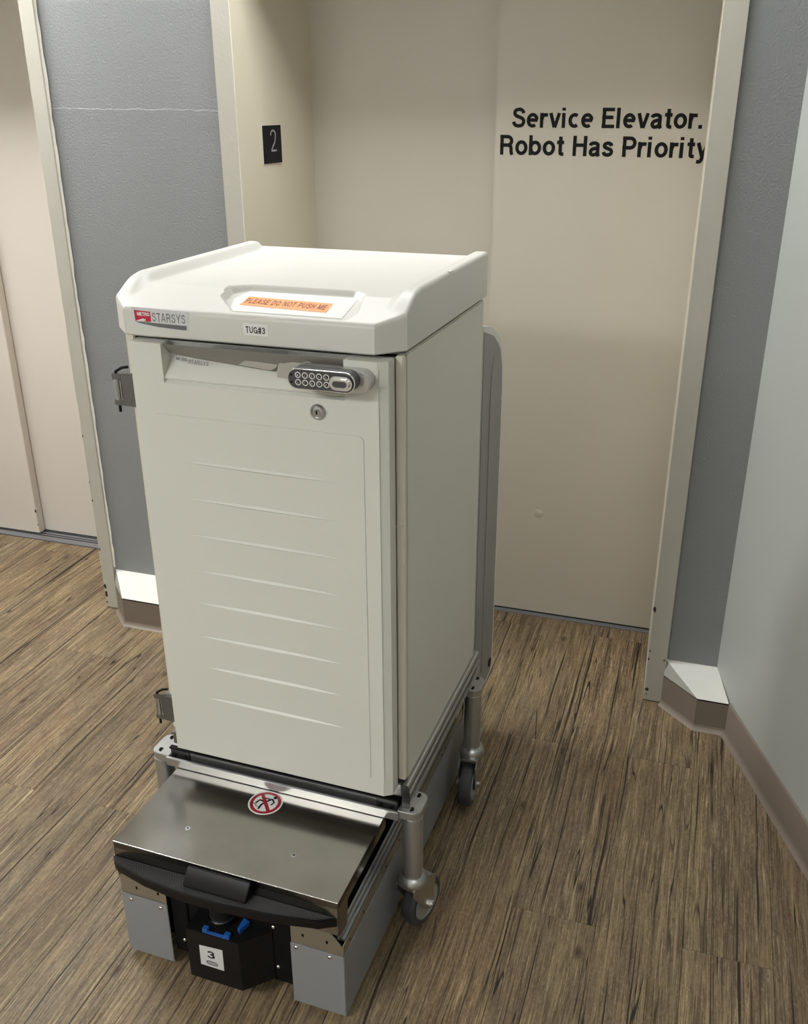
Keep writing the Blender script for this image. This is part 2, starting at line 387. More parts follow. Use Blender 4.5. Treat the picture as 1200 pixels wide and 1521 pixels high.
# glyph: advance width, strokes (centre lines; cap height 1, bold stem .2)
GL = {
 'S': (.72, [_S]), 'E': (.68, [[(.12,0),(.12,1)], [(.02,.91),(.63,.91)], [(.02,.53),(.58,.53)], [(.02,.09),(.65,.09)]]),
 'R': (.76, [[(.12,0),(.12,1)], [(.02,.91),(.42,.91)]+arc_(.42,.70,.20,.21,90,-90)+[(.02,.49)], spl([(.42,.49),(.56,.44),(.60,.33),(.61,.15),(.66,0)])]),
 'H': (.77, [[(.12,0),(.12,1)], [(.65,0),(.65,1)], [(.12,.54),(.65,.54)]]),
 'P': (.71, [[(.12,0),(.12,1)], [(.02,.91),(.40,.91)]+arc_(.40,.68,.21,.23,90,-90)+[(.02,.45)]]),
 'T': (.64, [[(.32,0),(.32,1)], [(.0,.91),(.64,.91)]]), 'L': (.60, [[(.12,0),(.12,1)], [(.02,.09),(.58,.09)]]),
 'A': (.76, [[(.08,0),(.36,.985)], [(.40,.985),(.68,0)], [(.18,.29),(.58,.29)]]), 'D': (.76, [[(.12,0),(.12,1)], [(.02,.91),(.32,.91)]+arc_(.32,.50,.32,.41,90,-90,18)+[(.02,.09)]]),
 'O': (.82, [arc_(.41,.50,.31,.40,0,360,28)]), 'N': (.77, [[(.12,0),(.12,1)], [(.65,0),(.65,1)], [(.12,.97),(.65,.03)]]),
 'M': (.90, [[(.12,0),(.12,1)], [(.78,0),(.78,1)], [(.14,.97),(.45,.05)], [(.45,.05),(.76,.97)]]), 'I': (.28, [[(.14,0),(.14,1)]]),
 'Y': (.74, [[(.06,1),(.37,.44)], [(.68,1),(.37,.44)], [(.37,.5),(.37,0)]]), 'U': (.77, [[(.12,1),(.12,.36)]+arc_(.385,.36,.265,.26,180,360,14)+[(.65,1)]]),
 'G': (.82, [arc_(.41,.50,.31,.40,40,352,26), [(.72,.0),(.72,.47)], [(.44,.46),(.82,.46)]]),
 '#': (.68, [[(.16,0),(.28,1)], [(.42,0),(.54,1)], [(.04,.66),(.66,.66)], [(.02,.34),(.62,.34)]]),
 '3': (.62, [spl([(.11,.74),(.16,.85),(.30,.90),(.45,.86),(.51,.74),(.45,.60),(.27,.53)]), spl([(.27,.53),(.48,.46),(.54,.31),(.48,.17),(.31,.10),(.15,.15),(.09,.29)])]),
 'e': (.63, [[(.10,.385),(.57,.385)], [(.545,.385)]+arc_(.315,.37,.225,.28,3,308,24)]),
 'r': (.43, [[(.10,0),(.10,.74)], spl([(.10,.36),(.15,.55),(.24,.635),(.42,.635)])]),
 'v': (.60, [[(.08,.74),(.29,.02)], [(.52,.74),(.31,.02)]]), 'i': (.29, [[(.10,0),(.10,.74)], [(.10,.85),(.10,1.0)]]),
 'c': (.60, [arc_(.32,.37,.225,.28,52,308,22)]), 'l': (.29, [[(.10,0),(.10,1)]]),
 'a': (.62, [spl([(.09,.53),(.13,.61),(.28,.655),(.43,.61),(.465,.52),(.465,.20),(.49,.07),(.52,0)]), spl([(.46,.42),(.34,.39),(.18,.34),(.11,.21),(.16,.10),(.27,.075),(.40,.13),(.465,.25)])]),
 't': (.40, [[(.20,.95),(.20,.22)]+spl([(.20,.20),(.22,.11),(.29,.085),(.38,.085)]), [(.02,.66),(.38,.66)]]),
 'o': (.66, [arc_(.33,.37,.23,.285,0,360,26)]), 'b': (.66, [[(.10,0),(.10,1)], arc_(.33,.37,.225,.28,0,360,26)]),
 's': (.58, [spl([(.47,.52),(.42,.62),(.28,.66),(.15,.61),(.12,.52),(.18,.44),(.30,.39),(.44,.33),(.48,.22),(.42,.12),(.28,.08),(.14,.12),(.09,.23)])]),
 'y': (.60, [[(.08,.74),(.31,.06)], [(.53,.74),(.33,.12)]+spl([(.33,.12),(.27,-.08),(.20,-.16),(.06,-.16)])]),
 '.': (.30, [[(.11,0),(.11,.19)]]), ' ': (.30, []),
}
def sign(name, body, m, origin, u, v, height, width, weight=.2, parent=None, depth=.0004, gap=.05):
    """bold sans lettering from centre-line strokes: origin = start of the baseline"""
    polys = []; x = 0.0
    for ch in body:
        w, st = GL[ch]
        for p in st: polys.append([(a + x, b) for a, b in p])
        x += w + gap
    k = width / (x - gap)
    polys = [[(a*k, b*height) for a, b in p] for p in polys]
    wv = weight*height; wh = weight*k            # horizontal squeeze keeps stems in proportion
    bm = NB(); u = Vector(u).normalized(); v = Vector(v).normalized(); n = u.cross(v); o = Vector(origin)
    for z_, pts in enumerate(polys):
        oo = o + n*(depth + .00002*(z_ % 5))
        q = [Vector((a/k, b/height)) for a, b in pts]; c = len(q); LL = []; RR = []
        shut = (q[0] - q[-1]).length < 1e-5
        if shut: q = q[:-1]; c -= 1
        for i in range(c):
            a = q[(i-1) % c] if shut or i > 0 else q[i]; b = q[(i+1) % c] if shut or i < c-1 else q[i]
            d0 = (q[i]-a).normalized() if (q[i]-a).length > 0 else (b-q[i]).normalized()
            d1 = (b-q[i]).normalized() if (b-q[i]).length > 0 else d0
            t = (d0 + d1).normalized(); nn = Vector((-t.y, t.x)); f = 1/max(.5, nn.dot(Vector((-d0.y, d0.x))))
            for lst, sg in ((LL, 1), (RR, -1)):
                e = q[i] + nn*f*sg*weight/2
                lst.append(bm.verts.new(oo + u*(e.x*k) + v*(e.y*height)))
        for i in range(c if shut else c-1):
            j = (i+1) % c; bm.faces.new((RR[i], RR[j], LL[j], LL[i]))
    return obj(name, bm, m, parent, smooth=0)

def strokes(name, polys, w, m, origin, u, v, parent, depth=0.0004, closed=False):
    """flat monoline strokes; polys = lists of (x,y) in the plane's own metres"""
    bm = NB(); u = Vector(u).normalized(); v = Vector(v).normalized(); n = u.cross(v); o = Vector(origin) + n * depth
    for pts in polys:
        pts = [Vector(p) for p in pts]; k = len(pts); L_, R_ = [], []
        for i in range(k):
            a = pts[max(i-1, 0)]; b = pts[min(i+1, k-1)]
            if closed: a, b = pts[(i-1) % k], pts[(i+1) % k]
            d = (b - a).normalized(); q = Vector((-d.y, d.x)) * w / 2
            for lst, pt in ((L_, pts[i] + q), (R_, pts[i] - q)):
                lst.append(bm.verts.new(o + u * pt.x + v * pt.y))
        for i in range(k if closed else k - 1):
            j = (i + 1) % k
            bm.faces.new((R_[i], R_[j], L_[j], L_[i]))
    return obj(name, bm, m, parent, smooth=0)

def flat(name, polys, m, origin, u, v, parent, depth=0.0003, thick=0.0):
    bm = NB(); u = Vector(u).normalized(); v = Vector(v).normalized(); n = u.cross(v); o = Vector(origin)
    for pts in polys:
        top = [bm.verts.new(o + n * depth + u * p[0] + v * p[1]) for p in pts]
        bm.faces.new(top)
        if thick:
            bot = [bm.verts.new(o + n * (depth - thick) + u * p[0] + v * p[1]) for p in pts]
            k = len(pts)
            for i in range(k): bm.faces.new((top[i], bot[i], bot[(i+1) % k], top[(i+1) % k]))
    return obj(name, bm, m, parent, smooth=0)

def circle(cx, cy, r, n=32, a0=0.0, a1=2*math.pi):
    return [(cx + r*math.cos(a0 + (a1-a0)*i/n), cy + r*math.sin(a0 + (a1-a0)*i/n)) for i in range(n)]

# ================================================================== THE SETTING
Y0 = 0.0          # right elevator door face
YT = -0.4127      # front face of the door frames
YW = -0.400       # grey wall plane
HD = 2.03         # head of the openings
XJ0, XJ1 = -1.241, -0.0449   # right elevator opening at the frame face
LJ1 = -1.8725                # left elevator opening, right side
LJ0 = -3.06
YB = -5.2
RW0 = Vector((0.1447, -0.400)); RWD = Vector((0.369, -0.929))
def rw(t, off=0.0):           # a point on the slanted right wall; off = towards the room
    n = Vector((RWD.y, -RWD.x))
    p = RW0 + RWD * t + n * off
    return (p.x, p.y)
RWT = (-YB - 0.40) / 0.929

# ---- floor: vinyl planks laid one by one on the slab
bm = NB(); prism(bm, [(-3.75, YB - .1), (rw(RWT)[0] + .25, YB - .1), (.40, -.35), (.40, .35), (-3.75, .35)], -0.06, -0.0045)
floor = struct(obj('floor', bm, 'subfloor', None, 0), 'brown wood plank vinyl floor of the hallway', 'floor')
PW, PL = 0.178, 1.20
def plank_mesh(l):
    bm = NB(); hw = PW/2 - .0003; hl = l/2 - .0003
    box(bm, -hw, hw, -hl, hl, -0.0044, 0.0)
    es = [e for e in bm.edges if all(abs(v.co.z) < 1e-6 for v in e.verts)]
    bmesh.ops.bevel(bm, geom=es, offset=.0006, segments=1, affect='EDGES')
    me = bpy.data.meshes.new('plank'); bm.to_mesh(me); bm.free(); me.materials.append(M['wood']); return me
PM = plank_mesh(PL)
short = {}
for k in range(-11, 22):
    xc = 0.288 - PW/2 - PW*k          # column k spans [.11 - .178k, .288 - .178k]
    if xc < -3.6: continue
    off = -1.29 if k % 2 == 0 else -0.69
    for j in range(-5, 4):
        y0 = off + PL * j; y1 = y0 + PL
        ya, yb = max(y0, YB), min(y1, -0.02)
        if yb - ya < .05: continue
        yc, l = (ya + yb)/2, yb - ya
        # keep inside the slanted right wall
        xr = 0.1447 + max(0, (-0.40 - ya)) * .369/.929
        if xc - PW/2 > xr + .02: continue
        if abs(l - PL) < 1e-4: me = PM
        else:
            key = round(l, 3)
            if key not in short: short[key] = plank_mesh(l)
            me = short[key]
        o = bpy.data.objects.new('plank', me); COL.objects.link(o); o.parent = floor
        o.location = (xc, yc, 0)

# ---- ceiling
bm = NB(); prism(bm, [(-3.7, YB - .05), (rw(RWT)[0] + .2, YB - .05), (.30, -.30), (.30, .3), (-3.7, .3)], CEIL, CEIL + .06)
struct(obj('ceiling', bm, 'ceiling', None, 0), 'off-white ceiling of the hallway', 'ceiling')

# ---- back wall: grey pieces between and beside the door frames, header above
bm = NB(); box(bm, -1.829, -1.291, YW, .12, 0, HD + .05)
wall_back = struct(obj('wall_back', bm, 'wall_grey', None, 0), 'textured grey wall between the two elevator door frames', 'wall')
# faint step where an older coat of paint ends
bm = NB()
n = 24
pts = []
for i in range(n + 1):
    x = -1.826 + .53 * i / n
    pts.append((x, 1.601 - .008 * i/n + random.uniform(-.0022, .0022)))
for i in range(n):
    a, b = pts[i], pts[i+1]
    q = [bm.verts.new(p) for p in ((a[0], YW - .0007, a[1]), (b[0], YW - .0007, b[1]), (b[0], YW + .0004, b[1] + .0030), (a[0], YW + .0004, a[1] + .0030))]
    bm.faces.new(q)
    q2 = [bm.verts.new(p) for p in ((a[0], YW - .0007, a[1]), (b[0], YW - .0007, b[1]), (b[0], YW + .0002, b[1] - .07), (a[0], YW + .0002, a[1] - .07))]
    bm.faces.new(q2)
obj('paint_step', bm, 'wall_grey', wall_back, 0)
bm = NB(); box(bm, 0.005, 0.26, YW, .12, 0, HD + .05)
struct(obj('wall_back_right', bm, 'wall_grey', None, 0), 'narrow dark grey wall strip right of the service elevator frame', 'wall')
bm = NB(); box(bm, -3.55, LJ0 - .04, YW, .12, 0, HD + .05)
struct(obj('wall_back_left', bm, 'wall_grey', None, 0), 'grey wall left of the left elevator', 'wall')
bm = NB(); box(bm, -3.55, .26, YW, .12, HD + .05, CEIL)
struct(obj('wall_back_head', bm, 'wall_grey', None, 0), 'grey wall above the elevator doors', 'wall')
bm = NB(); box(bm, -3.62, -3.5, YB, .12, 0, CEIL)
struct(obj('wall_left', bm, 'wall_white', None, 0), 'pale wall at the left end of the hallway', 'wall')
bm = NB(); box(bm, -3.62, rw(RWT)[0] + .15, YB - .12, YB, 0, CEIL)
struct(obj('wall_front', bm, 'wall_white', None, 0), 'pale wall behind the viewer', 'wall')
bm = NB(); prism(bm, [rw(-.02), rw(RWT + .1), rw(RWT + .1, -.12), rw(-.02, -.12)], 0, CEIL)
struct(obj('wall_right', bm, 'wall_light', None, 0), 'smooth pale grey wall slanting along the right side', 'wall')

# ---- door frames
def frame(name, x0, x1, jx0, jx1, f0, f1, label):
    """x0,x1 opening at the face; jx0,jx1 where the jambs meet the door; f0,f1 outer edges of the face"""
    bm = NB()
    for a, b, j in ((f0, x0, jx0), (f1, x1, jx1)):
        # a outer edge, b inner edge, j deep inner
        s = 1 if a < b else -1
        prism(bm, [(a, YT), (b, YT), (j, .10), (j - s*.03, .10), (a + s*.004, YW + .004), (a, YW + .004)], 0.004, HD, 'z')
    box(bm, f0, f1, YT, .10, HD, HD + .055)
    fr = struct(obj(name, bm, 'trim', None, 0), label, 'door frame')
    for b, j, s in ((x0, jx0, 1), (x1, jx1, -1)):
        bm = NB(); prism(bm, [(b, YT + .0015), (j, .099), (j + s*.0012, .099), (b + s*.0012, YT + .0015)], 0.004, HD - .001, 'z')
        obj('jamb', bm, 'jamb', fr, 0)
    return fr
trim_r = frame('trim_1', XJ0, XJ1, -1.2143, -.0640, -1.2931, 0.0068, 'cream painted metal frame around the service elevator door')
trim_l = frame('trim_2', LJ0, LJ1, LJ0 + .02, LJ1 - .02, LJ0 - .046, -1.8271, 'chipped cream metal frame right of the left elevator door')

# white caulk beads where frame meets wall, worn bright edge, and paint chips
def bead(x, y, z0, z1, r, parent, name='caulk_bead'):
    bm = NB(); n = 60; prev = None
    for i in range(n + 1):
        z = z0 + (z1 - z0) * i / n
        w = r * random.uniform(.5, 1.35)
        ring = [bm.verts.new((x + w*math.cos(t), y + .6*w*math.sin(t), z)) for t in (0, math.pi/3*2, math.pi/3*4)]
        if prev:
            for k in range(3): bm.faces.new((prev[k], prev[(k+1) % 3], ring[(k+1) % 3], ring[k]))
        prev = ring
    return obj(name, bm, 'caulk', parent, 0)
bead(-1.8258, YW - .003, .16, 2.05, .0054, trim_l)
bead(-1.2950, YW - .002, .16, 2.05, .0034, trim_r)
bead(XJ1 - .0006, YT + .0006, .02, 2.02, .0016, trim_r, 'worn_edge')
bead(XJ0 + .0006, YT + .0006, .02, 2.02, .0010, trim_r, 'worn_edge')
bead(LJ1 + .0004, YT + .0004, .03, 2.02, .0010, trim_l, 'worn_edge')
def chip(x, y, z, w, h, parent, seed):
    rr = random.Random(seed); bm = NB()
    out = [(x + w/2*math.cos(t)*rr.uniform(.65, 1.15), z + h/2*math.sin(t)*rr.uniform(.75, 1.1)) for t in [2*math.pi*i/10 for i in range(10)]]
    prism(bm, out, y - .0006, y + .0008, 'y')
    return obj('paint_chip', bm, 'chip', parent, 0)
for i, (x, z, w, h) in enumerate([(-.0424, .305, .007, .018), (-.0412, .169, .004, .006), (-.0428, .142, .005, .007), (-.0375, .040, .010, .010), (-.0385, .023, .004, .004), (.0005, .145, .004, .006)]):
    chip(x, YT, z, w*1.15, h*1.15, trim_r, i)
for i, (x, z, w, h) in enumerate([(-1.8690, .083, .007, .017), (-1.8682, .053, .009, .022), (-1.8695, .022, .005, .006), (-1.869, .225, .004, .010), (-1.869, .405, .004, .006), (-1.870, .47, .003, .005), (-1.8697, .63, .003, .008)]):
    chip(x, YT, z, w*1.3, h*1.2, trim_l, 20 + i)

# ---- service elevator door (right) : two sliding panels
bm = NB(); box(bm, -.6385, -.0550, 0.0, .030, .006, HD + .02, .0015)
door_1 = struct(obj('door_1', bm, 'door_cream', None, 0), 'cream service elevator door, right panel with black lettering', 'door')
bm = NB(); box(bm, -1.225, -.628, .036, .066, .006, HD + .02, .0015)
struct(obj('door_2', bm, 'door_cream', None, 0), 'cream service elevator door, left panel behind the cart', 'door')
UX, VZ = Vector((1, 0, 0)), Vector((0, 0, 1))
sign('lettering', 'Service Elevator.', 'ink', (-.591, -.0004, 1.5455), (1, 0, -.003), (0, 0, 1), .0520, .522, .178, door_1)
sign('lettering', 'Robot Has Priority', 'ink', (-.624, -.0004, 1.4735), (1, 0, -.006), (0, 0, 1), .0530, .574, .178, door_1)
# a small dent low on the panel
bm = NB(); lathe(bm, [(.016, 0), (.010, .0012), (.003, .0018)], (-.452, .0, .372), (0, -1, 0), 16)
obj('dent', bm, 'door_cream', door_1, 60)
# sill in front of the door
bm = NB()
box(bm, -1.235, -.052, -.022, .10, -.003, .0030)
sill_r = struct(obj('trim_3', bm, 'sill', None, 0), 'grey metal sill under the service elevator door', 'sill')
bm = NB(); box(bm, -1.23, -.056, -.002, .034, .0028, .0034)
obj('groove', bm, 'dark_gap', sill_r, 0)

# ---- left elevator : two sliding panels, the left one in front
bm = NB(); box(bm, LJ0 + .01, -2.486, .022, .056, .008, HD + .02, .0015)
door_3 = struct(obj('door_3', bm, 'door_left', None, 0), 'cream left elevator door, front panel with a chipped edge', 'door')
chip(-2.4895, .022, .105, .009, .016, door_3, 77)
chip(-2.4890, .022, .045, .004, .006, door_3, 78)
bm = NB(); box(bm, -2.53, -1.875, .060, .090, .008, HD + .02, .0015)
struct(obj('door_4', bm, 'door_left', None, 0), 'cream left elevator door, rear panel beside the chipped frame', 'door')
bm = NB(); box(bm, LJ0 + .005, LJ1 - .001, -.018, .10, -.003, .0030)
sill_l = struct(obj('trim_4', bm, 'sill', None, 0), 'grooved grey metal sill under the left elevator door', 'sill')
for y0, y1 in ((.014, .021), (.030, .036), (.050, .058)):
    bm = NB(); box(bm, LJ0 + .01, LJ1 - .004, y0, y1, .0028, .0034); obj('groove', bm, 'dark_gap', sill_l, 0)

# ---- shafts behind the doors so no light leaks in
bm = NB(); box(bm, -3.7, .4, .12, .2, 0, CEIL)
struct(obj('wall_shaft', bm, 'dark_gap', None, 0), 'dark wall closing the shaft behind the elevator doors', 'wall')

# ---- boxed plinths with white tops and cove base
def plinth(name, pts, zt, zw, label, left_corner_shaded=True):
    """pts: A wall-left, E side, D corner, C corner2, (F side), B wall-right in plan"""
    A, E, D, C, F, B = pts
    base = NB()
    out = [A, E, D, C, F, B]
    out = [p for i, p in enumerate(out) if i == 0 or p != out[i-1]]
    prism(base, out, 0.0, zt, 'z')
    root = struct(obj(name, base, 'cove', None, 0), label, 'plinth')
    # sloped white cap with faceted end
    bm = NB()
    def v(p, z): return bm.verts.new((p[0], p[1], z))
    a, e, d, c, f, b = v(A, zw), v(E, zt + .0006), v(D, zt + .0006), v(C, zt + .0006), v(F, zt + .0006), v(B, zw)
    bm.faces.new((a, d, c, b))
    if F != C: bm.faces.new((c, f, b))
    # thin edge
    e2, d2, c2, f2 = v(E, zt - .004), v(D, zt - .004), v(C, zt - .004), v(F, zt - .004)
    bm.faces.new((d, d2, c2, c))
    obj('white_cap', bm, 'cap_white', root, 0)
    bm = NB()
    a, e, d = v(A, zw), v(E, zt + .0006), v(D, zt + .0006)
    bm.faces.new((a, e, d))
    e2, d2 = v(E, zt - .004), v(D, zt - .004); bm.faces.new((e, e2, d2, d))
    obj('end_facet', bm, 'cap_white_shaded', root, 0)
    # toe of the cove base
    bm = NB(); run = [E, D, C] + ([F] if F != C else [])
    cx = sum(p[0] for p in run)/len(run); cy = YW
    prof = [(0.0, .016), (.0012, .009), (.004, .0042), (.008, .0016), (.0105, .0006), (.0105, 0.0)]
    rows = []
    for i, p in enumerate(run):
        p = Vector(p)
        d0 = (p - Vector(run[i-1])).normalized() if i > 0 else None
        d1 = (Vector(run[i+1]) - p).normalized() if i < len(run)-1 else None
        def nrm(d): return Vector((d.y, -d.x))
        if d0 is None: nn = nrm(d1)
        elif d1 is None: nn = nrm(d0)
        else:
            nn = (nrm(d0) + nrm(d1)).normalized(); nn = nn / max(.4, nn.dot(nrm(d0)))
        if nn.dot(p - Vector((cx, cy))) < 0: nn = -nn
        rows.append([bm.verts.new((p.x + nn.x*o, p.y + nn.y*o, z)) for o, z in prof])
    for i in range(len(rows) - 1):
        for k in range(len(prof) - 1):
            bm.faces.new((rows[i][k], rows[i+1][k], rows[i+1][k+1], rows[i][k+1]))
    obj('cove_toe', bm, 'cove_toe', root, 15)
    return root
_c = rw(.1184, .012)
plinth('trim_5', [(.004, YW), (.004, -.417), (.100, -.510), (_c[0] + .006, -.510), (_c[0] + .006, -.510), (.146, YW)], .099, .143,
       'boxed plinth with sloped white top and brown cove base in the right corner')
plinth('trim_6', [(-1.8245, YW), (-1.8245, -.417), (-1.742, -.499), (-1.378, -.499), (-1.297, -.417), (-1.297, YW)], .102, .150,
       'boxed plinth with white top and brown cove base below the grey wall')
# ---- right wall cove base
bm = NB()
prof = [(0.0, .1015), (.004, .1005), (.006, .098), (.006, .016), (.0075, .009), (.0105, .0042), (.0150, .0016), (.018, .0006), (.018, 0.0), (0, 0)]
r0 = [bm.verts.new((*rw(.118, o), z)) for o, z in prof]; r1 = [bm.verts.new((*rw(RWT, o), z)) for o, z in prof]
for k in range(len(prof) - 1): bm.faces.new((r0[k], r1[k], r1[k+1], r0[k+1]))
struct(obj('baseboard_right', bm, 'cove', None, 40), 'brown vinyl cove base along the slanted right wall', 'baseboard')

# ---- ceiling lamps, the last an added fill
for i, (lx, ly, sx, sy, s) in enumerate(LAMPS):
    lt = thing('ceiling_light', ['flush rectangular ceiling light over the white cart', 'flush rectangular ceiling light behind the viewer', 'flush rectangular ceiling light over the left elevator', 'added fill light on the ceiling behind the viewer on the right'][i], 'ceiling light', (lx, ly, CEIL - .03))
    bm = NB(); box(bm, -sx/2, sx/2, -sy/2, sy/2, .004, .012)
    obj('diffuser', bm, emit('lamp_light', LAMP_COL, s), lt, 0)
    bm = NB()
    for a, b, c, d in ((-sx/2-.03, sx/2+.03, -sy/2-.03, -sy/2), (-sx/2-.03, sx/2+.03, sy/2, sy/2+.03), (-sx/2-.03, -sx/2, -sy/2, sy/2), (sx/2, sx/2+.03, -sy/2, sy/2)):
        box(bm, a, b, c, d, 0, .03)
    obj('frame', bm, 'tower_white', lt, 0)

# ---- floor number plate on the jamb
def jx(y): return XJ0 + (-1.2143 - XJ0) * (y - YT) / (0 - YT)
ang = math.atan2(-1.2143 - XJ0, -YT)
fp = thing('floor_plate', 'small black floor number plate with grey 2 on the cream jamb', 'sign', (jx(-.2305), -.2305, 1.4547), -ang)
bm = NB(); box(bm, 0, .0025, -.0522, .0522, 0, .100, .0008); obj('plate', bm, 'plate2', fp)
bm = NB(); box(bm, 0, .0008, -.0535, .0535, -.0013, .1013); obj('rim', bm, 'plate_edge', fp, 0)
two = []
for i in range(13):
    t = math.pi * (1.02 - 1.10 * i / 12); two.append((.0135*math.cos(t), .0745 + .0120*math.sin(t)))
two += [(.0115, .064), (.0065, .054), (-.004, .044), (-.0105, .037), (-.0125, .0315)]
U_, V_ = (0, 1, 0), (0, 0, 1)
strokes('numeral', [two, [(-.0135, .0335), (.0165, .0335)]], .0048, 'plate_ink', (.0025, .004, 0), U_, V_, fp)

# ================================================================== SUPPLY CART
GX, GY, GA = -0.727, -1.4107, -0.0243
cart = thing('supply_cart', 'tall white supply cabinet cart with keypad door standing over the low grey robot', 'cart', (GX, GY, 0), GA)

# --- cabinet carcass
bm = NB()
box(bm, -.2535, .2725, .024, .508, .376, 1.236, .002)
obj('cabinet', bm, 'panel', cart)
bm = NB(); box(bm, -.2520, .271, .010, .030, .378, 1.234); obj('seam', bm, 'dark_gap', cart, 0)
bm = NB(); box(bm, .2585, .2735, .006, .0205, .385, 1.236, .002); obj('corner_pillar', bm, 'pillar', cart)
bm = NB(); box(bm, -.2550, -.236, .0075, .0205, .385, 1.236, .002); obj('corner_pillar', bm, 'pillar', cart)
bm = NB(); box(bm, -.256, .2670, .003, .505, .345, .3765, .002); obj('base_plate', bm, 'alu_dark', cart)
# arc scratch on the right panel
arc = [(.11 + .17*math.cos(t), .985 - .06*math.sin(t)) for t in [math.pi*(.18 + .64*i/14) for i in range(15)]]
arc = [(y, z) for y, z in arc]
strokes('scratch', [arc], .0012, 'pillar', (.2726, 0, 0), (0, 1, 0), (0, 0, 1), cart)

# --- door
door = NB()
YD = -.035
prof = [(-.2200, YD + .0015), (-.2185, YD), (.2428, YD), (.2585, -.0245), (.2585, .004), (-.2200, .004)]
def slab(z0, z1, pts): prism(door, pts, z0, z1, 'z')
slab(.371, 1.1655, prof)
slab(1.1655, 1.2340, [(-.2200, YD + .0015), (-.2185, YD), (-.1550, YD), (-.1550, .004), (-.2200, .004)])
slab(1.1655, 1.2340, [(.1850, YD), (.2428, YD), (.2585, -.0245), (.2585, .004), (.1850, .004)])
door_o = obj('door', door, 'plastic', cart, 20)
# bead along the bevelled right edge
bm = NB(); box(bm, .2432, .2448, YD - .0005, YD + .003, .40, 1.222); obj('edge_bead', bm, 'plastic', door_o, 0)
# recessed pull
bm = NB()
sec = [(-.004, 1.2335), (-.004, 1.205), (-.0285, 1.1805), (-.0325, 1.1750), (-.0325, 1.1725), (-.0275, 1.1700), (-.0335, 1.1655), (.004, 1.1655), (.004, 1.2335)]
prism(bm, sec, -.1550, .1850, 'x'); obj('pull_recess', bm, 'plastic', door_o, 25)
# drooping pull lip: deep at the left, tapering to the right
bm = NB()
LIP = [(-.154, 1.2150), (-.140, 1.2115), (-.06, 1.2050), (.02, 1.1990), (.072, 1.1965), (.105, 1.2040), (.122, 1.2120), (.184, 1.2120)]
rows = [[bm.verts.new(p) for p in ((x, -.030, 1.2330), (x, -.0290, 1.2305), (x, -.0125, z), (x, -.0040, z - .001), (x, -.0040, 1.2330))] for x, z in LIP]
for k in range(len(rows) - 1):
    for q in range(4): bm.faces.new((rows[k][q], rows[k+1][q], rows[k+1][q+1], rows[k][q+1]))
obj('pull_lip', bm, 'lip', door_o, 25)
# torn film and rounded metal backing tab beside the lock
bm = NB(); prism(bm, [(-.015, 1.2050), (-.002, 1.2130), (.050, 1.2160), (.062, 1.2150), (.056, 1.2060), (.046, 1.2005)], -.0200, -.0190, 'y'); obj('torn_film', bm, 'torn', door_o, 0)
bm = NB(); tab = [(.058 + .034 - .034*math.cos(t), 1.196 + .036*math.sin(t)) for t in [math.pi*.5*i/8 for i in range(9)]] + [(.118, 1.226), (.124, 1.215), (.124, 1.190), (.058, 1.190)]
prism(bm, tab, -.0215, -.0190, 'y', .0006); obj('lock_tab', bm, 'torn', door_o)
bm = NB(); cyl(bm, (.093, -.0222, 1.2235), (.093, -.021, 1.2235), .0018, seg=10); obj('screw_hole', bm, 'ink', door_o, 0)
sign('lettering', 'STARSYS', 'logo_grey', (-.112, -.0215, 1.1995), (1, 0, -.035), (0, .62, 1), .0080, .040, .13, door_o)
sign('lettering', 'METRO', 'logo_grey', (-.136, -.0205, 1.2045), (1, 0, -.035), (0, .62, 1), .0050, .022, .22, door_o)
# raised field and ribs
bm = NB()
fld = []
for cx, cz, a in ((.208, 1.098, 0), (-.172, 1.098, 90), (-.172, .415, 180), (.208, .415, 270)):
    for i in range(5):
        t = R(a + 22.5*i); fld.append((cx + .010*math.cos(t), cz + .010*math.sin(t)))
prism(bm, fld, YD - .0009, YD + .001, 'y', .0009, 3)
obj('raised_field', bm, 'plastic', door_o, 50)
for i, z in enumerate((1.022, .950, .877, .803, .7335, .6595, .5895, .5165)):
    bm = NB(); x0, x1 = -.134 + .001*i, .168 - .0008*i
    n = 14; rows = []
    for k in range(n + 1):
        s = k / n; w = math.sin(math.pi*s)**.55
        x = x0 + (x1 - x0)*s; zz = z - .0015*s
        rows.append([bm.verts.new(p) for p in ((x, YD - .0014, zz + .0042*w + .0001), (x, YD - .0016 - .0034*w, zz), (x, YD - .0014, zz - .0026*w - .0001))])
    for k in range(n):
        for q in range(2): bm.faces.new((rows[k][q], rows[k+1][q], rows[k+1][q+1], rows[k][q+1]))
    obj('rib', bm, 'plastic', door_o, 30)

# --- keypad lock
lock = obj('keypad_lock', prism(NB(), stadium(.1710, 1.2055, .0510, .0180), -.0580, -.034, 'y', .0015), 'lock_body', cart)
obj('face', prism(NB(), stadium(.1650, 1.2090, .0415, .0166), -.0800, -.0560, 'y', .0012), 'keypad', lock)
def ring(bm, cx, cz, y, hl, r, tr, seg=10, k=6):
    path = stadium(cx, cz, hl, r, seg) if hl else circle(cx, cz, r, 24)
    n = len(path); rows = []
    for i in range(n):
        p = Vector(path[i]); d = (Vector(path[(i+1) % n]) - Vector(path[i-1])).normalized(); q = Vector((d.y, -d.x))
        rows.append([bm.verts.new((p.x + q.x*tr*math.cos(2*math.pi*j/k), y + tr*math.sin(2*math.pi*j/k), p.y + q.y*tr*math.cos(2*math.pi*j/k))) for j in range(k)])
    for i in range(n):
        for j in range(k): bm.faces.new((rows[i][j], rows[(i+1) % n][j], rows[(i+1) % n][(j+1) % k], rows[i][(j+1) % k]))
    return bm
obj('rim', ring(NB(), .1650, 1.2090, -.0795, .0415, .0160, .0011), 'chrome', lock, 60)
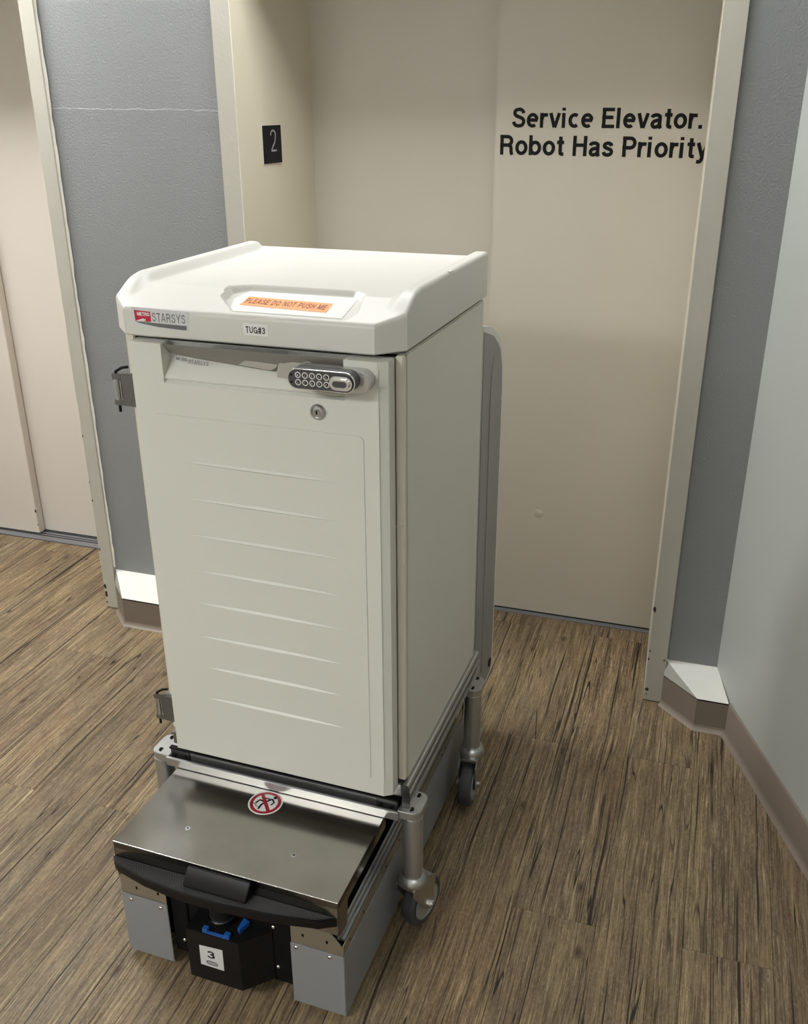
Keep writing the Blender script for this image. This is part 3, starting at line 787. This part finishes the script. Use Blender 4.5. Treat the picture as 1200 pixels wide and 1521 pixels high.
for rI, cz in enumerate((1.2155, 1.2035)):
    for c_ in range(5):
        cx = .1255 + .0123*c_
        b_ = obj('button', cyl(NB(), (cx, -.0812, cz), (cx, -.079, cz), .0032, seg=16), 'ink', lock)
        obj('button_ring', ring(NB(), cx, cz, -.0806, 0, .0043, .0009, k=5), 'sticker_white', lock, 60)
        text('numeral', '1234567890'[rI*5 + c_], 'sticker_white', (cx - .0012, -.0814, cz - .0016), UX, VZ, .0034, .0022, .01, lock, .0002)
    obj('indicator', lathe(NB(), [(.0024, 0), (.0018, .0006), (.0012, .0006)], (.1135, -.0798, cz - .0005), (0, -1, 0), 12), 'ink', lock)
kn = obj('knob', prism(NB(), stadium(.2005, 1.2085, .0080, .0115), -.0890, -.0790, 'y', .004, 4), 'chrome', lock, 60)
obj('knob_inset', prism(NB(), stadium(.2005, 1.2085, .0070, .0050), -.0896, -.0880, 'y'), 'keypad', lock)
# --- key cylinder
kl = obj('key_lock', lathe(NB(), [(.0135, 0), (.0135, .003), (.0115, .0060), (.0098, .0060), (.0092, .0040), (.0055, .0045), (.0052, .0060)], (.1370, YD, 1.1425), (0, -1, 0), 28), 'zinc', cart, 30)
obj('key_slot', prism(NB(), [(.1355, 1.1390), (.1385, 1.1390), (.1385, 1.1460), (.1355, 1.1460)], YD - .0066, YD - .0055, 'y'), 'ink', kl)
obj('key_core', lathe(NB(), [(.0090, .0035), (.0058, .0044)], (.1370, YD, 1.1425), (0, -1, 0), 24), 'logo_grey', kl)

# --- hinges on the left edge
for z0, z1, ang_ in ((1.103, 1.163, 1), (.408, .470, 0)):
    hg = NB()
    box(hg, -.268, -.221, -.0035, -.0005, z0, z1, .0006)
    box(hg, -.287, -.268, -.0035, -.0005, z1 - .012, z1, .0006)
    box(hg, -.287, -.268, -.0035, -.0005, z0, z0 + .011, .0006)
    box(hg, -.268, -.221, -.0005, .012, z1 - .003, z1)
    hn = obj('hinge', hg, 'hinge', cart)
    obj('barrel', cyl(NB(), (-.280, .001, z0 + .010), (-.280, .001, z1 - .011), .0058, seg=14), 'zinc', hn)
    obj('slot', box(NB(), -.272, -.262, .0005, .002, z0 + .012, z1 - .013), 'ink', hn, 0)
    pin = NB(); cyl(pin, (-.2795, 0, z0 - .013), (-.2795, 0, z1 + .004), .0027, seg=10)
    cyl(pin, (-.2795, 0, z1 + .003), (-.268, .004, z1 + .010), .0027, seg=10); cyl(pin, (-.268, .004, z1 + .010), (-.256, .006, z1 + .012), .0027, seg=10)
    obj('pin', pin, 'ink', hn)

# --- lid : tray top with raised side rims, low front and label pocket
LX, LY0, LY1, LC = .2745, -.020, .522, .041
def lid_w(y): return LX - max(0.0, (LY0 + LC) - y)
def sstep(a, b, x):
    t = min(1, max(0, (x - a)/(b - a))); return t*t*(3 - 2*t)
POCK = [(-.022, -.0105), (.176, -.0105), (.190, .015), (.176, .085), (.150, .108), (-.050, .108), (-.078, .085), (-.070, .040)]
def sd_poly(px, py, poly):
    inside = False; d = 1e9; n = len(poly); j = n - 1
    for i in range(n):
        x0, y0 = poly[i]; x1, y1 = poly[j]
        if (y0 > py) != (y1 > py) and px < (x1-x0)*(py-y0)/(y1-y0) + x0: inside = not inside
        ex, ey = x1-x0, y1-y0; t = max(0, min(1, ((px-x0)*ex + (py-y0)*ey)/(ex*ex+ey*ey)))
        d = min(d, math.hypot(px-x0-ex*t, py-y0-ey*t)); j = i
    return -d if inside else d
ZB = 1.2405
def lid_h(x, y):
    ax = abs(x)
    floor_z = 1.3165
    bevel = 1.2890 + (y - LY0) * .31
    h = min(floor_z, bevel)
    # rim: side rims and a low rear lip
    wr = lid_w(y)
    rim_top = 1.3320
    inner = .236
    # rounded inner corner near the front
    fy = sstep(.012, .105, y)
    rz = h + (rim_top - h) * fy
    s = sstep(inner - .006, inner + .016, ax)
    h = h + (max(rz, h) - h) * s
    rb = sstep(LY1 - .022, LY1 - .010, y)
    h = max(h, 1.3165 + .006*rb) if y > .3 else h
    # pocket
    if -.09 < x < .2 and y < .115:
        d = sd_poly(x, y, POCK)
        pz = 1.2882 + (y + .0105) * .155
        k = sstep(.004, -.006, d)
        h = h + (min(pz, h) - h) * k
    # round the outer edge
    de = min(wr - ax, LY1 - y, max(0.0, y - LY0), ((LX - ax) + (y - LY0) - LC) / 1.414 if y < LY0 + LC + .02 else 1)
    r = .0075
    if de < r: h -= (r - math.sqrt(max(0, r*r - (r - max(0, de))**2)))
    return h
lid = NB()
def cols():
    us = []
    for i in range(11): us.append(-1 + .03*i/10 * 1.0)
    k = 150
    for i in range(1, k): us.append(-.97 + 1.94*i/k)
    for i in range(11): us.append(.97 + .03*i/10)
    return us
ys = [LY0 + .0075*i/8 for i in range(9)] + [LY0 + .0075 + .1325*i/75 for i in range(1, 76)] + [LY0 + .14 + (LY1 - LY0 - .1475)*i/36 for i in range(1, 37)] + [LY1 - .0075 + .0075*i/8 for i in range(1, 9)]
us = cols()
grid = [[lid.verts.new((u*lid_w(y), y, lid_h(u*lid_w(y), y))) for u in us] for y in ys]
for a in range(len(ys) - 1):
    for b in range(len(us) - 1):
        lid.faces.new((grid[a][b], grid[a][b+1], grid[a+1][b+1], grid[a+1][b]))
loop = grid[0][:] + [grid[a][-1] for a in range(1, len(ys))] + grid[-1][-2::-1] + [grid[a][0] for a in range(len(ys) - 2, 0, -1)]
low = [lid.verts.new((v.co.x, v.co.y, ZB + .0025)) for v in loop]
cx_, cy_ = 0.0, .25
low2 = [lid.verts.new((v.co.x - .0025*(1 if v.co.x > cx_ else -1), v.co.y - .0025*(1 if v.co.y > cy_ else -1), ZB)) for v in loop]
for i in range(len(loop)):
    j = (i + 1) % len(loop)
    lid.faces.new((loop[i], low[i], low[j], loop[j])); lid.faces.new((low[i], low2[i], low2[j], low[j]))
lid.faces.new(low2)
lid_o = obj('lid', lid, 'lid', cart, 28)
# label card, orange warning tape
pu = Vector((1, 0, -.004)).normalized(); pv = Vector((0, 1, .155)).normalized()
def pk(x, y, dz=.0): return (x, y, 1.2882 + (y + .0105)*.155 + dz)
flat('label_card', [[(-.036, .003), (.168, .003), (.160, .100), (-.046, .100), (-.058, .060)]], 'card', pk(0, 0, .0004), (1, 0, 0), pv, lid_o, .0003)
tape_u = Vector((.182, -.009, -.0014)).normalized()
tape_v = Vector((-.11, 1, .155)).normalized()
tp = flat('warning_tape', [[(0, 0), (.166, 0), (.1645, .043), (.002, .043)]], 'orange', pk(-.033, .031, .0009), tape_u, tape_v, lid_o, .0003)
sign('lettering', 'PLEASE DO NOT PUSH ME', 'ink_brown', Vector(pk(-.033, .031, .0014)) + tape_u*.005 + tape_v*.010, tape_u, tape_v, .0235, .155, .13, lid_o, .0003, .12)
# badge on the front
bo = Vector((-.209, LY0, 1.2670))
def bp_(x, z, d=0): return (-.209 + x, LY0 - d, 1.2670 + z)
bg = flat('brand_badge', [[(-.004, -.008), (.104, -.012), (.106, .022), (-.005, .024)]], 'sticker_grey', bp_(0, 0), UX, VZ, lid_o, .0006, .0006)
flat('badge_red', [[(0, 0), (.0315, 0), (.0315, .0175), (-.001, .0190)]], 'logo_red', bp_(0, 0), UX, VZ, lid_o, .0010)
flat('badge_swoosh', [[(-.001, -.0008), (.024, -.0010), (.050, -.0015), (.1015, -.0022), (.1005, -.0095), (.094, -.0100), (.045, -.0078), (.012, -.0040)]], 'logo_grey', bp_(0, 0), UX, VZ, lid_o, .0010)
flat('badge_flash', [[(.001, .0005), (.0175, .0055), (.0175, .0030), (.021, .0055), (.0205, .0012), (.012, .0005)]], 'sticker_white', bp_(0, 0), UX, VZ, lid_o, .0013)
sign('lettering', 'METRO', 'sticker_white', bp_(.005, .0098), UX, VZ, .0062, .025, .2, lid_o, .0014)
sign('lettering', 'STARSYS', 'logo_grey', bp_(.034, .0012), UX, VZ, .0155, .066, .11, lid_o, .0010, .10)
# unit label
flat('unit_label', [[(0, 0), (.0448, .0005), (.0448, .0190), (-.0005, .0195)]], 'sticker_white', (.0005, LY0, 1.2572), UX, VZ, lid_o, .0004, .0004)
sign('lettering', 'TUG#3', 'ink', (.0045, LY0, 1.2612), UX, VZ, .0112, .036, .15, lid_o, .0008, .07)
# nick in the right rim
obj('nick', prism(NB(), [(.2700, .254), (.2748, .258), (.2746, .274), (.2690, .268)], 1.3280, 1.3325, 'z'), 'card', lid_o, 0)

# --- wheeled frame
FZ = .3217
def cap_outline(sx, yc):
    pts = []
    x_in, x_c, r = .262, .2885, .0195
    y0, y1 = yc - .012, yc + .034
    pts += [(x_in, y0 - r*.6)]
    for i in range(7):
        t = -math.pi/2 + math.pi/2*i/6; pts.append((x_c + r*math.cos(t), y0 + .006 + r*.9*math.sin(t)))
    for i in range(7):
        t = math.pi/2*i/6; pts.append((x_c + r*math.cos(t), y1 - .006 + r*.9*math.sin(t)))
    pts += [(x_in, y1 + r*.6)]
    return [(sx*x, y) for x, y in pts]
for sx in (1, -1):
    for yc in (.012, .460):
        cp = obj('corner_cap', prism(NB(), cap_outline(sx, yc), FZ - .0195, FZ, 'z', .0012), 'alu', cart, 22)
        for dy in (-.011, .033):
            obj('bolt', cyl(NB(), (sx*.2880, yc + dy, FZ - .002), (sx*.2865, yc + dy, FZ + .0006), .0062, seg=16), 'ink', cp)
        obj('post', cyl(NB(), (sx*.2885, yc - .004, .150), (sx*.2885, yc - .004, FZ - .0185), .0208, seg=28), 'alu', cart)
# front and rear bars
bar = NB(); box(bar, -.266, .266, -.0185, -.0125, FZ - .0200, FZ, .0008)
obj('front_bar', bar, 'alu', cart)
obj('rear_bar', box(NB(), -.266, .266, .478, .485, FZ - .0200, FZ, .0008), 'alu', cart)
obj('front_rail', box(NB(), -.214, .216, -.002, .006, .308, .3355, .001), 'alu_dark', cart)
obj('front_rail_shade', box(NB(), -.262, .262, -.006, .004, .3365, .3400), 'ink', cart, 0)  # black strip painted in for the shadow line below the door
for sx in (-1, 1):
    br = obj('rail_bracket', box(NB(), *sorted((sx*.2145, sx*.2600)), -.0045, .004, .3085, .3362, .001), 'black_steel', cart)
    for bx in (.225, .248):
        obj('bracket_screw', lathe(NB(), [(.0052, 0), (.0046, .0016), (.002, .0024)], (sx*bx, -.0045, .322), (0, -1, 0), 12), 'black', br)
# side rails: slotted aluminium extrusion
for sx in (-1, 1):
    sec = [(.268, .3225), (.2835, .3225), (.2835, .3320), (.2780, .3325), (.2780, .3450), (.2825, .3455), (.2825, .3530), (.2770, .3535), (.2770, .3605), (.2795, .3610), (.2795, .3725), (.2765, .3745), (.268, .3745)]
    sr = obj('side_rail', prism(NB(), [(sx*x, z) for x, z in sec], (.004 if sx > 0 else .050), .532, 'y'), 'alu', cart, 20)
    for z0, z1, x in ((.3330, .3446, .2786), (.3537, .3603, .2776)):
        obj('rail_groove', box(NB(), *sorted((sx*(x - .002), sx*x)), (.0042 if sx > 0 else .0502), .5315, z0, z1), 'dark_gap', sr, 0)
obj('rail_end', prism(NB(), [(.2672, .3225), (.2838, .3225), (.2838, .3535), (.2798, .3745), (.2672, .3745)], .0020, .0040, 'y'), 'black_steel', cart, 0)
# latch plate hanging from the right rail
obj('rail_latch', prism(NB(), [(.33, .331), (.40, .331), (.395, .312), (.345, .302)], .276, .281, 'x', .001), 'alu', cart)

# --- casters
def caster(px, py, ang, brake=False):
    c = Matrix.Translation((px, py, 0)) @ Matrix.Rotation(ang, 4, 'Z')      # local +y = trailing direction
    TR, WR, WW = .030, .0560, .0290
    bm = NB()
    lathe(bm, [(.0300, .1280), (.0318, .1330), (.0312, .1400), (.0270, .1480), (.0230, .1520)], (0, 0, 0), (0, 0, 1), 28)
    for s in (-1, 1):
        out = [(-.030, .1330), (-.030, .1180), (TR - .013, .0480), (TR, .0430), (TR + .013, .0500), (TR + .016, .0700), (TR + .024, .1180), (.034, .1330)]
        prism(bm, out, s*.0195, s*.0225, 'x', .0006)
    top = [(-.0225, -.026), (.0225, -.026), (.0225, TR + .008), (-.0225, TR + .008)]
    prism(bm, top, .1255, .1330, 'z', .001)
    f = obj('caster', bm, 'zinc', cart)
    bm = NB(); rr = [(WR - .004, -WW/2), (WR - .001, -WW/2 + .004), (WR, -.006), (WR, .006), (WR - .001, WW/2 - .004), (WR - .004, WW/2), (.040, WW/2), (.0395, WW/2 - .003), (.0395, -WW/2 + .003), (.040, -WW/2)]
    n = 40; rows = []
    for i in range(n):
        t = 2*math.pi*i/n
        rows.append([bm.verts.new((h, TR + r*math.cos(t), WR + .0005 + r*math.sin(t))) for r, h in rr])
    for i in range(n):
        for k in range(len(rr)):
            k2 = (k + 1) % len(rr)
            bm.faces.new((rows[i][k], rows[(i+1) % n][k], rows[(i+1) % n][k2], rows[i][k2]))
    w = obj('tyre', bm, 'rubber', f, 40)
    bm = NB(); lathe(bm, [(.0400, -WW/2 - .0008), (.0400, WW/2 + .0008)], (0, TR, WR + .0005), (1, 0, 0), 36)
    for s in (-1, 1):
        lathe(bm, [(.0400, 0), (.0400, .0015), (.0355, .0015), (.034, .0)], (s*(WW/2 + .0005), TR, WR + .0005), (s, 0, 0), 36)
    h = obj('wheel_hub', bm, 'hub', f, 30)
    d = [obj('wheel_bearing', lathe(NB(), [(.0150, 0), (.0150, .0012)], (s*(WW/2 + .0012), TR, WR + .0005), (s, 0, 0), 24), 'black_matt', f) for s in (-1, 1)]
    bm = NB(); cyl(bm, (-.028, TR, WR), (.030, TR, WR), .0042, seg=14)
    for s in (-1, 1): lathe(bm, [(.0085, 0), (.0085, .005), (.0068, .0065)], (s*.0225, TR, WR), (s, 0, 0), 6)
    ax = obj('axle_bolt', bm, 'chrome', f)
    kids = [f, w, h, ax] + d
    if brake:
        bm = NB(); box(bm, -.016, .014, -.052, -.026, .121, .1245, .001)
        prism(bm, [(-.026, .134), (-.026, .1290), (-.056, .150), (-.062, .159), (-.058, .162), (-.050, .154)], -.013, .013, 'x', .0008)
        kids.append(obj('brake_pedal', bm, 'zinc', f))
    for k in kids:
        k.data.transform(c)
    return f
caster(.2885, .008, R(-16))
caster(.289, .456, R(180 + 3), True)
caster(-.2885, .008, R(-12))
caster(-.289, .456, R(180), True)

# ================================================================== TOW ROBOT under the cart
bot = thing('tow_robot', 'low grey delivery robot with steel top and black bumper, parked under the white cart', 'robot', (GX, GY, 0), GA)
body = NB(); box(body, -.205, .205, -.215, .548, .055, .285)
box(body, -.222, .222, -.195, .548, .055, .190)
obj('chassis', body, 'black_matt', bot, 0)
# drive wheels carry the robot
for sx in (-1, 1):
    obj('drive_wheel', cyl(NB(), (sx*.12, .15, .075), (sx*.16, .15, .075), .0745, seg=28), 'rubber', bot)
# steel cover
cv = NB()
prism(cv, [(-.238, -.250), (.235, -.250), (.235, -.0065), (-.238, -.0065)], .2850, .3005, 'z')
box(cv, -.238, .235, -.250, -.2465, .222, .2995)
prism(cv, [(-.250, .214), (-.212, .214), (-.205, .268), (-.0065, .268), (-.0065, .2995), (-.250, .2995)], .2325, .235, 'x')
prism(cv, [(-.250, .214), (-.212, .214), (-.205, .268), (-.0065, .268), (-.0065, .2995), (-.250, .2995)], -.238, -.2355, 'x')
cover = obj('steel_cover', cv, 'steel', bot, 30)
eb = NB(); cyl(eb, (-.238, -.2492, .2996), (.235, -.2492, .2996), .0012, seg=10)
obj('folded_edge', eb, 'chrome', cover, 50)
for x, y in ((-.119, -.172), (.110, -.169)):
    s_ = obj('cover_screw', lathe(NB(), [(.0052, 0), (.0046, .0008)], (x, y, .3005), (0, 0, 1), 16), 'alu', cover)
    obj('screw_socket', lathe(NB(), [(.0023, 0), (.0022, .0003)], (x, y, .3013), (0, 0, 1), 10), 'ink', cover)
# no-stepping sticker
SO = Vector((-.008, -.0560, .3007)); ux, vy = Vector((1, -.02, 0)), Vector((.02, 1, 0))
flat('warning_sticker', [circle(0, 0, .0355, 40)], 'sticker_white', SO, ux, vy, cover, .0003)
strokes('red_ring', [circle(0, 0, .0288, 40)], .0068, 'red', SO, ux, vy, cover, .0006, True)
sl = R(-50)
strokes('red_slash', [[(-.0270*math.cos(sl), -.0270*math.sin(sl)), (.0270*math.cos(sl), .0270*math.sin(sl))]], .0072, 'red', SO, ux, vy, cover, .0008)
strokes('walking_figure', [[(0.0085, 0.0146), (-0.0018, 0.0012)], [(-0.0018, 0.0006), (-0.0055, -0.0079), (-0.0055, -0.0214)], [(-0.0024, 0.0018), (-0.0146, 0.0043), (-0.0189, -0.0073)]], .0045, 'ink', SO, ux, vy, cover, .0007)
strokes('walking_figure', [[(0.0085, 0.0146), (0.0165, 0.0061), (0.0134, -0.0024)], [(0.0037, 0.0128), (-0.0122, 0.0116)]], .0034, 'ink', SO, ux, vy, cover, .0007)
strokes('walking_figure', [[(-0.0256, -0.0092), (-0.0159, -0.0104), (-0.0146, -0.0152), (-0.0085, -0.0146)]], .0018, 'ink', SO, ux, vy, cover, .0007)
flat('walking_figure', [circle(.0125, .0200, .0040, 14)], 'ink', SO, ux, vy, cover, .0007)

# bumper shelf
bpts = [(-.243, -.2505), (-.232, -.262), (-.222, -.2675), (-.152, -.2835), (-.100, -.2895), (-.050, -.2925), (.000, -.2918), (.050, -.2885), (.100, -.2835), (.140, -.2785), (.203, -.2665), (.231, -.2390), (.231, -.2375), (.2352, -.2375), (.2352, -.2505)]
bpts = [(-.243, -.2505), (-.232, -.262), (-.222, -.2675), (-.152, -.2835), (-.100, -.2895), (-.050, -.2925), (.000, -.2918), (.050, -.2885), (.100, -.2835), (.140, -.2785), (.203, -.2665), (.232, -.2505)]
obj('bumper', prism(NB(), bpts, .2430, .2645, 'z', .0015), 'black', bot)
gr = NB()
prism(gr, [(x*.985, min(y + .0030, -.2508)) for x, y in bpts], .2640, .2650, 'z')
obj('bumper_tread', gr, 'ribbed', bot, 0)
blk = NB(); prism(blk, [(-.2508, .2950), (-.2560, .2955), (-.2775, .2740), (-.2785, .2700), (-.2765, .2652), (-.2508, .2652)], -.069, .062, 'x', .0012)
obj('bumper_sensor', blk, 'black', bot)
# skirts
def skirt_front(x0, x1, name='front_skirt'):
    bm = NB(); box(bm, x0, x1, -.2465, -.2440, .012, .1655, .0010)
    return obj(name, bm, 'skirt', bot)
for x0, x1, sc in ((-.2416, -.1360, ((-.219, .154), (-.151, .154))), (.1315, .2416, ((.144, .157), (.2125, .157)))):
    sk = skirt_front(x0, x1)
    for sx_, sz_ in sc:
        h = obj('skirt_screw', lathe(NB(), [(.0046, 0), (.0044, .0014), (.0026, .0028), (.0006, .0032)], (sx_, -.2465, sz_), (0, -1, 0), 16), 'chrome', sk, 60)
        obj('screw_socket', lathe(NB(), [(.0016, .0), (.0015, .0004)], (sx_, -.2493, sz_), (0, -1, 0), 8), 'ink', sk)
for sx in (-1, 1):
    bm = NB(); box(bm, *sorted((sx*.2391, sx*.2416)), -.2445, .548, .012, .1655, .0010)
    obj('side_skirt', bm, 'skirt', bot)
    # steel angle above the skirt
    bm = NB(); box(bm, *sorted((sx*.2375, sx*.2400)), -.2440, .540, .150, .1905, .0006)
    sb = obj('side_bracket', bm, 'steel_satin', bot)
    for yy in (-.213, -.145, -.02, .06, .085, .36, .39):
        hl = obj('bracket_hole', cyl(NB(), (sx*.2398, yy, .178), (sx*.2404, yy, .178), .0032, seg=10), 'ink', sb)
    # slotted aluminium extrusion with open end
    sec = [(.2375, .1905), (.2370, .1950), (.2335, .1965), (.2325, .1950), (.2310, .1955), (.2310, .1995), (.2270, .2015), (.2260, .2000), (.2245, .2005), (.2245, .2040), (.2205, .2060), (.2195, .1905)]
    ex = obj('side_extrusion', prism(NB(), [(sx*x, z) for x, z in sec], -.232, .545, 'y'), 'alu_dark', bot, 20)
    strokes('extrusion_end', [[(sx*.200, .214), (sx*.212, .206), (sx*.224, .212)], [(sx*.212, .206), (sx*.2125, .196), (sx*.228, .1915)]], .0022, 'alu', (0, -.2335, 0), (1, 0, 0), (0, 0, 1), ex)
# front steel brackets
bl = NB(); prism(bl, [(-.2405, .150), (-.1375, .150), (-.1375, .2160), (-.2405, .2160)], -.2442, -.2418, 'y')
b1 = obj('front_bracket', bl, 'steel_satin', bot, 0)
br = NB(); prism(br, [(.1330, .150), (.2400, .150), (.2400, .1830), (.2340, .1900), (.2120, .2170), (.1330, .2170)], -.2442, -.2418, 'y')
b2 = obj('front_bracket', br, 'steel_satin', bot, 0)
for par, hs in ((b1, ((-.204, .186), (-.155, .187))), (b2, ((.158, .190), (.207, .190)))):
    for hx, hz in hs:
        obj('slot_hole', prism(NB(), [(hx + .0026*math.cos(t), hz + .0042*math.sin(t)) for t in [2*math.pi*i/12 for i in range(12)]], -.2446, -.2440, 'y'), 'ink', par, 0)
# front bay: back plate, black battery and sensor box, lidar dome, blue clips
bay = NB(); box(bay, -.136, .132, -.232, -.212, .035, .220)
box(bay, .082, .128, -.236, -.230, .050, .195, .001)
box(bay, -.134, -.098, -.236, -.230, .050, .200, .001)
bay_o = obj('front_bay', bay, 'black_matt', bot, 0)
for x, z in ((-.112, .072), (.092, .179), (.096, .077)):
    obj('bay_screw', lathe(NB(), [(.0042, 0), (.0036, .002), (.001, .0028)], (x, -.236, z), (0, -1, 0), 12), 'chrome', bay_o, 60)
fb = NB()
prism(fb, [(-.070, -.2850), (.043, -.2850), (.090, -.2380), (.090, -.215), (-.070, -.215)], .0440, .1700, 'z', .0015)
fbo = obj('sensor_box', fb, 'black', bot, 30)
ld = obj('lidar_dome', lathe(NB(), [(.0250, 0), (.0250, .012), (.0230, .020), (.0225, .046)], (-.013, -.2440, .170), (0, 0, 1), 32), 'black', bot)
obj('dome_ring', lathe(NB(), [(.0262, .0135), (.0266, .0150), (.0262, .0165), (.0245, .0168)], (-.013, -.2440, .170), (0, 0, 1), 36), 'chrome', ld, 60)
bc = NB(); box(bc, -.034, .024, -.2850, -.2795, .1700, .1745, .001); box(bc, -.034, -.022, -.2845, -.2745, .1745, .1800, .001); box(bc, .012, .024, -.2845, -.2745, .1745, .1800, .001)
obj('blue_clip', bc, 'blue', bot)
bc = NB(); prism(bc, [(.030, -.262), (.037, -.266), (.044, -.240), (.030, -.236)], .170, .1815, 'z', .001)
obj('blue_clip', bc, 'blue', bot)
nl = flat('number_label', [[(-.044, .0850), (.0065, .0850), (.0070, .1390), (-.0435, .1350)]], 'sticker_grey', (0, -.2850, 0), UX, VZ, fbo, .0005, .0005)
sign('lettering', '3', 'ink', (-.0275, -.2850, .1085), UX, VZ, .0190, .0165, .17, fbo, .0009)
strokes('label_oval', [stadium(-.0185, .0960, .0075, .0042, 8)], .0016, 'ink', (0, -.2850, 0), UX, VZ, fbo, .0009, True)
flat('label_oval_fill', [stadium(-.0185, .0960, .0070, .0034, 8)], 'plate_ink', (0, -.2850, 0), UX, VZ, fbo, .0007)

# control tower at the rear
def tower_prof(ins):
    top = [(.536, 1.175), (.580, 1.166), (.630, 1.150), (.672, 1.126), (.700, 1.104), (.720, 1.062), (.7275, 1.01), (.7285, .95), (.7285, .30), (.7200, .205), (.660, .195), (.600, .205), (.545, .222), (.536, .232)]
    c = Vector((.60, .70)); out = []
    for y, z in top:
        yy = y - ins*(1 if y > .56 else 0); zz = z - ins*(1 if z > .9 else -1 if z < .3 else 0)
        out.append((yy, zz))
    return out
obj('tower_shell', prism(NB(), tower_prof(0), -.2680, .2680, 'x', .001), 'tower_white', bot, 25)
obj('tower_side', prism(NB(), tower_prof(.013), -.2688, .2688, 'x'), 'tower_grey', bot, 25)
tp2 = [(.600, .265), (.690, .262), (.699, .275), (.699, 1.035), (.690, 1.075), (.672, 1.098), (.650, 1.105), (.625, 1.090), (.607, 1.055), (.600, 1.000)]
obj('tower_panel', prism(NB(), tp2, -.2702, .2702, 'x', .002, 3), 'tower_grey', bot, 30)
obj('tower_foot', box(NB(), -.20, .20, .545, .70, .020, .225, .003), 'black_matt', bot)
obj('tower_port', cyl(NB(), (.2695, .690, .245), (.2712, .690, .245), .0125, seg=18), 'ink', bot)
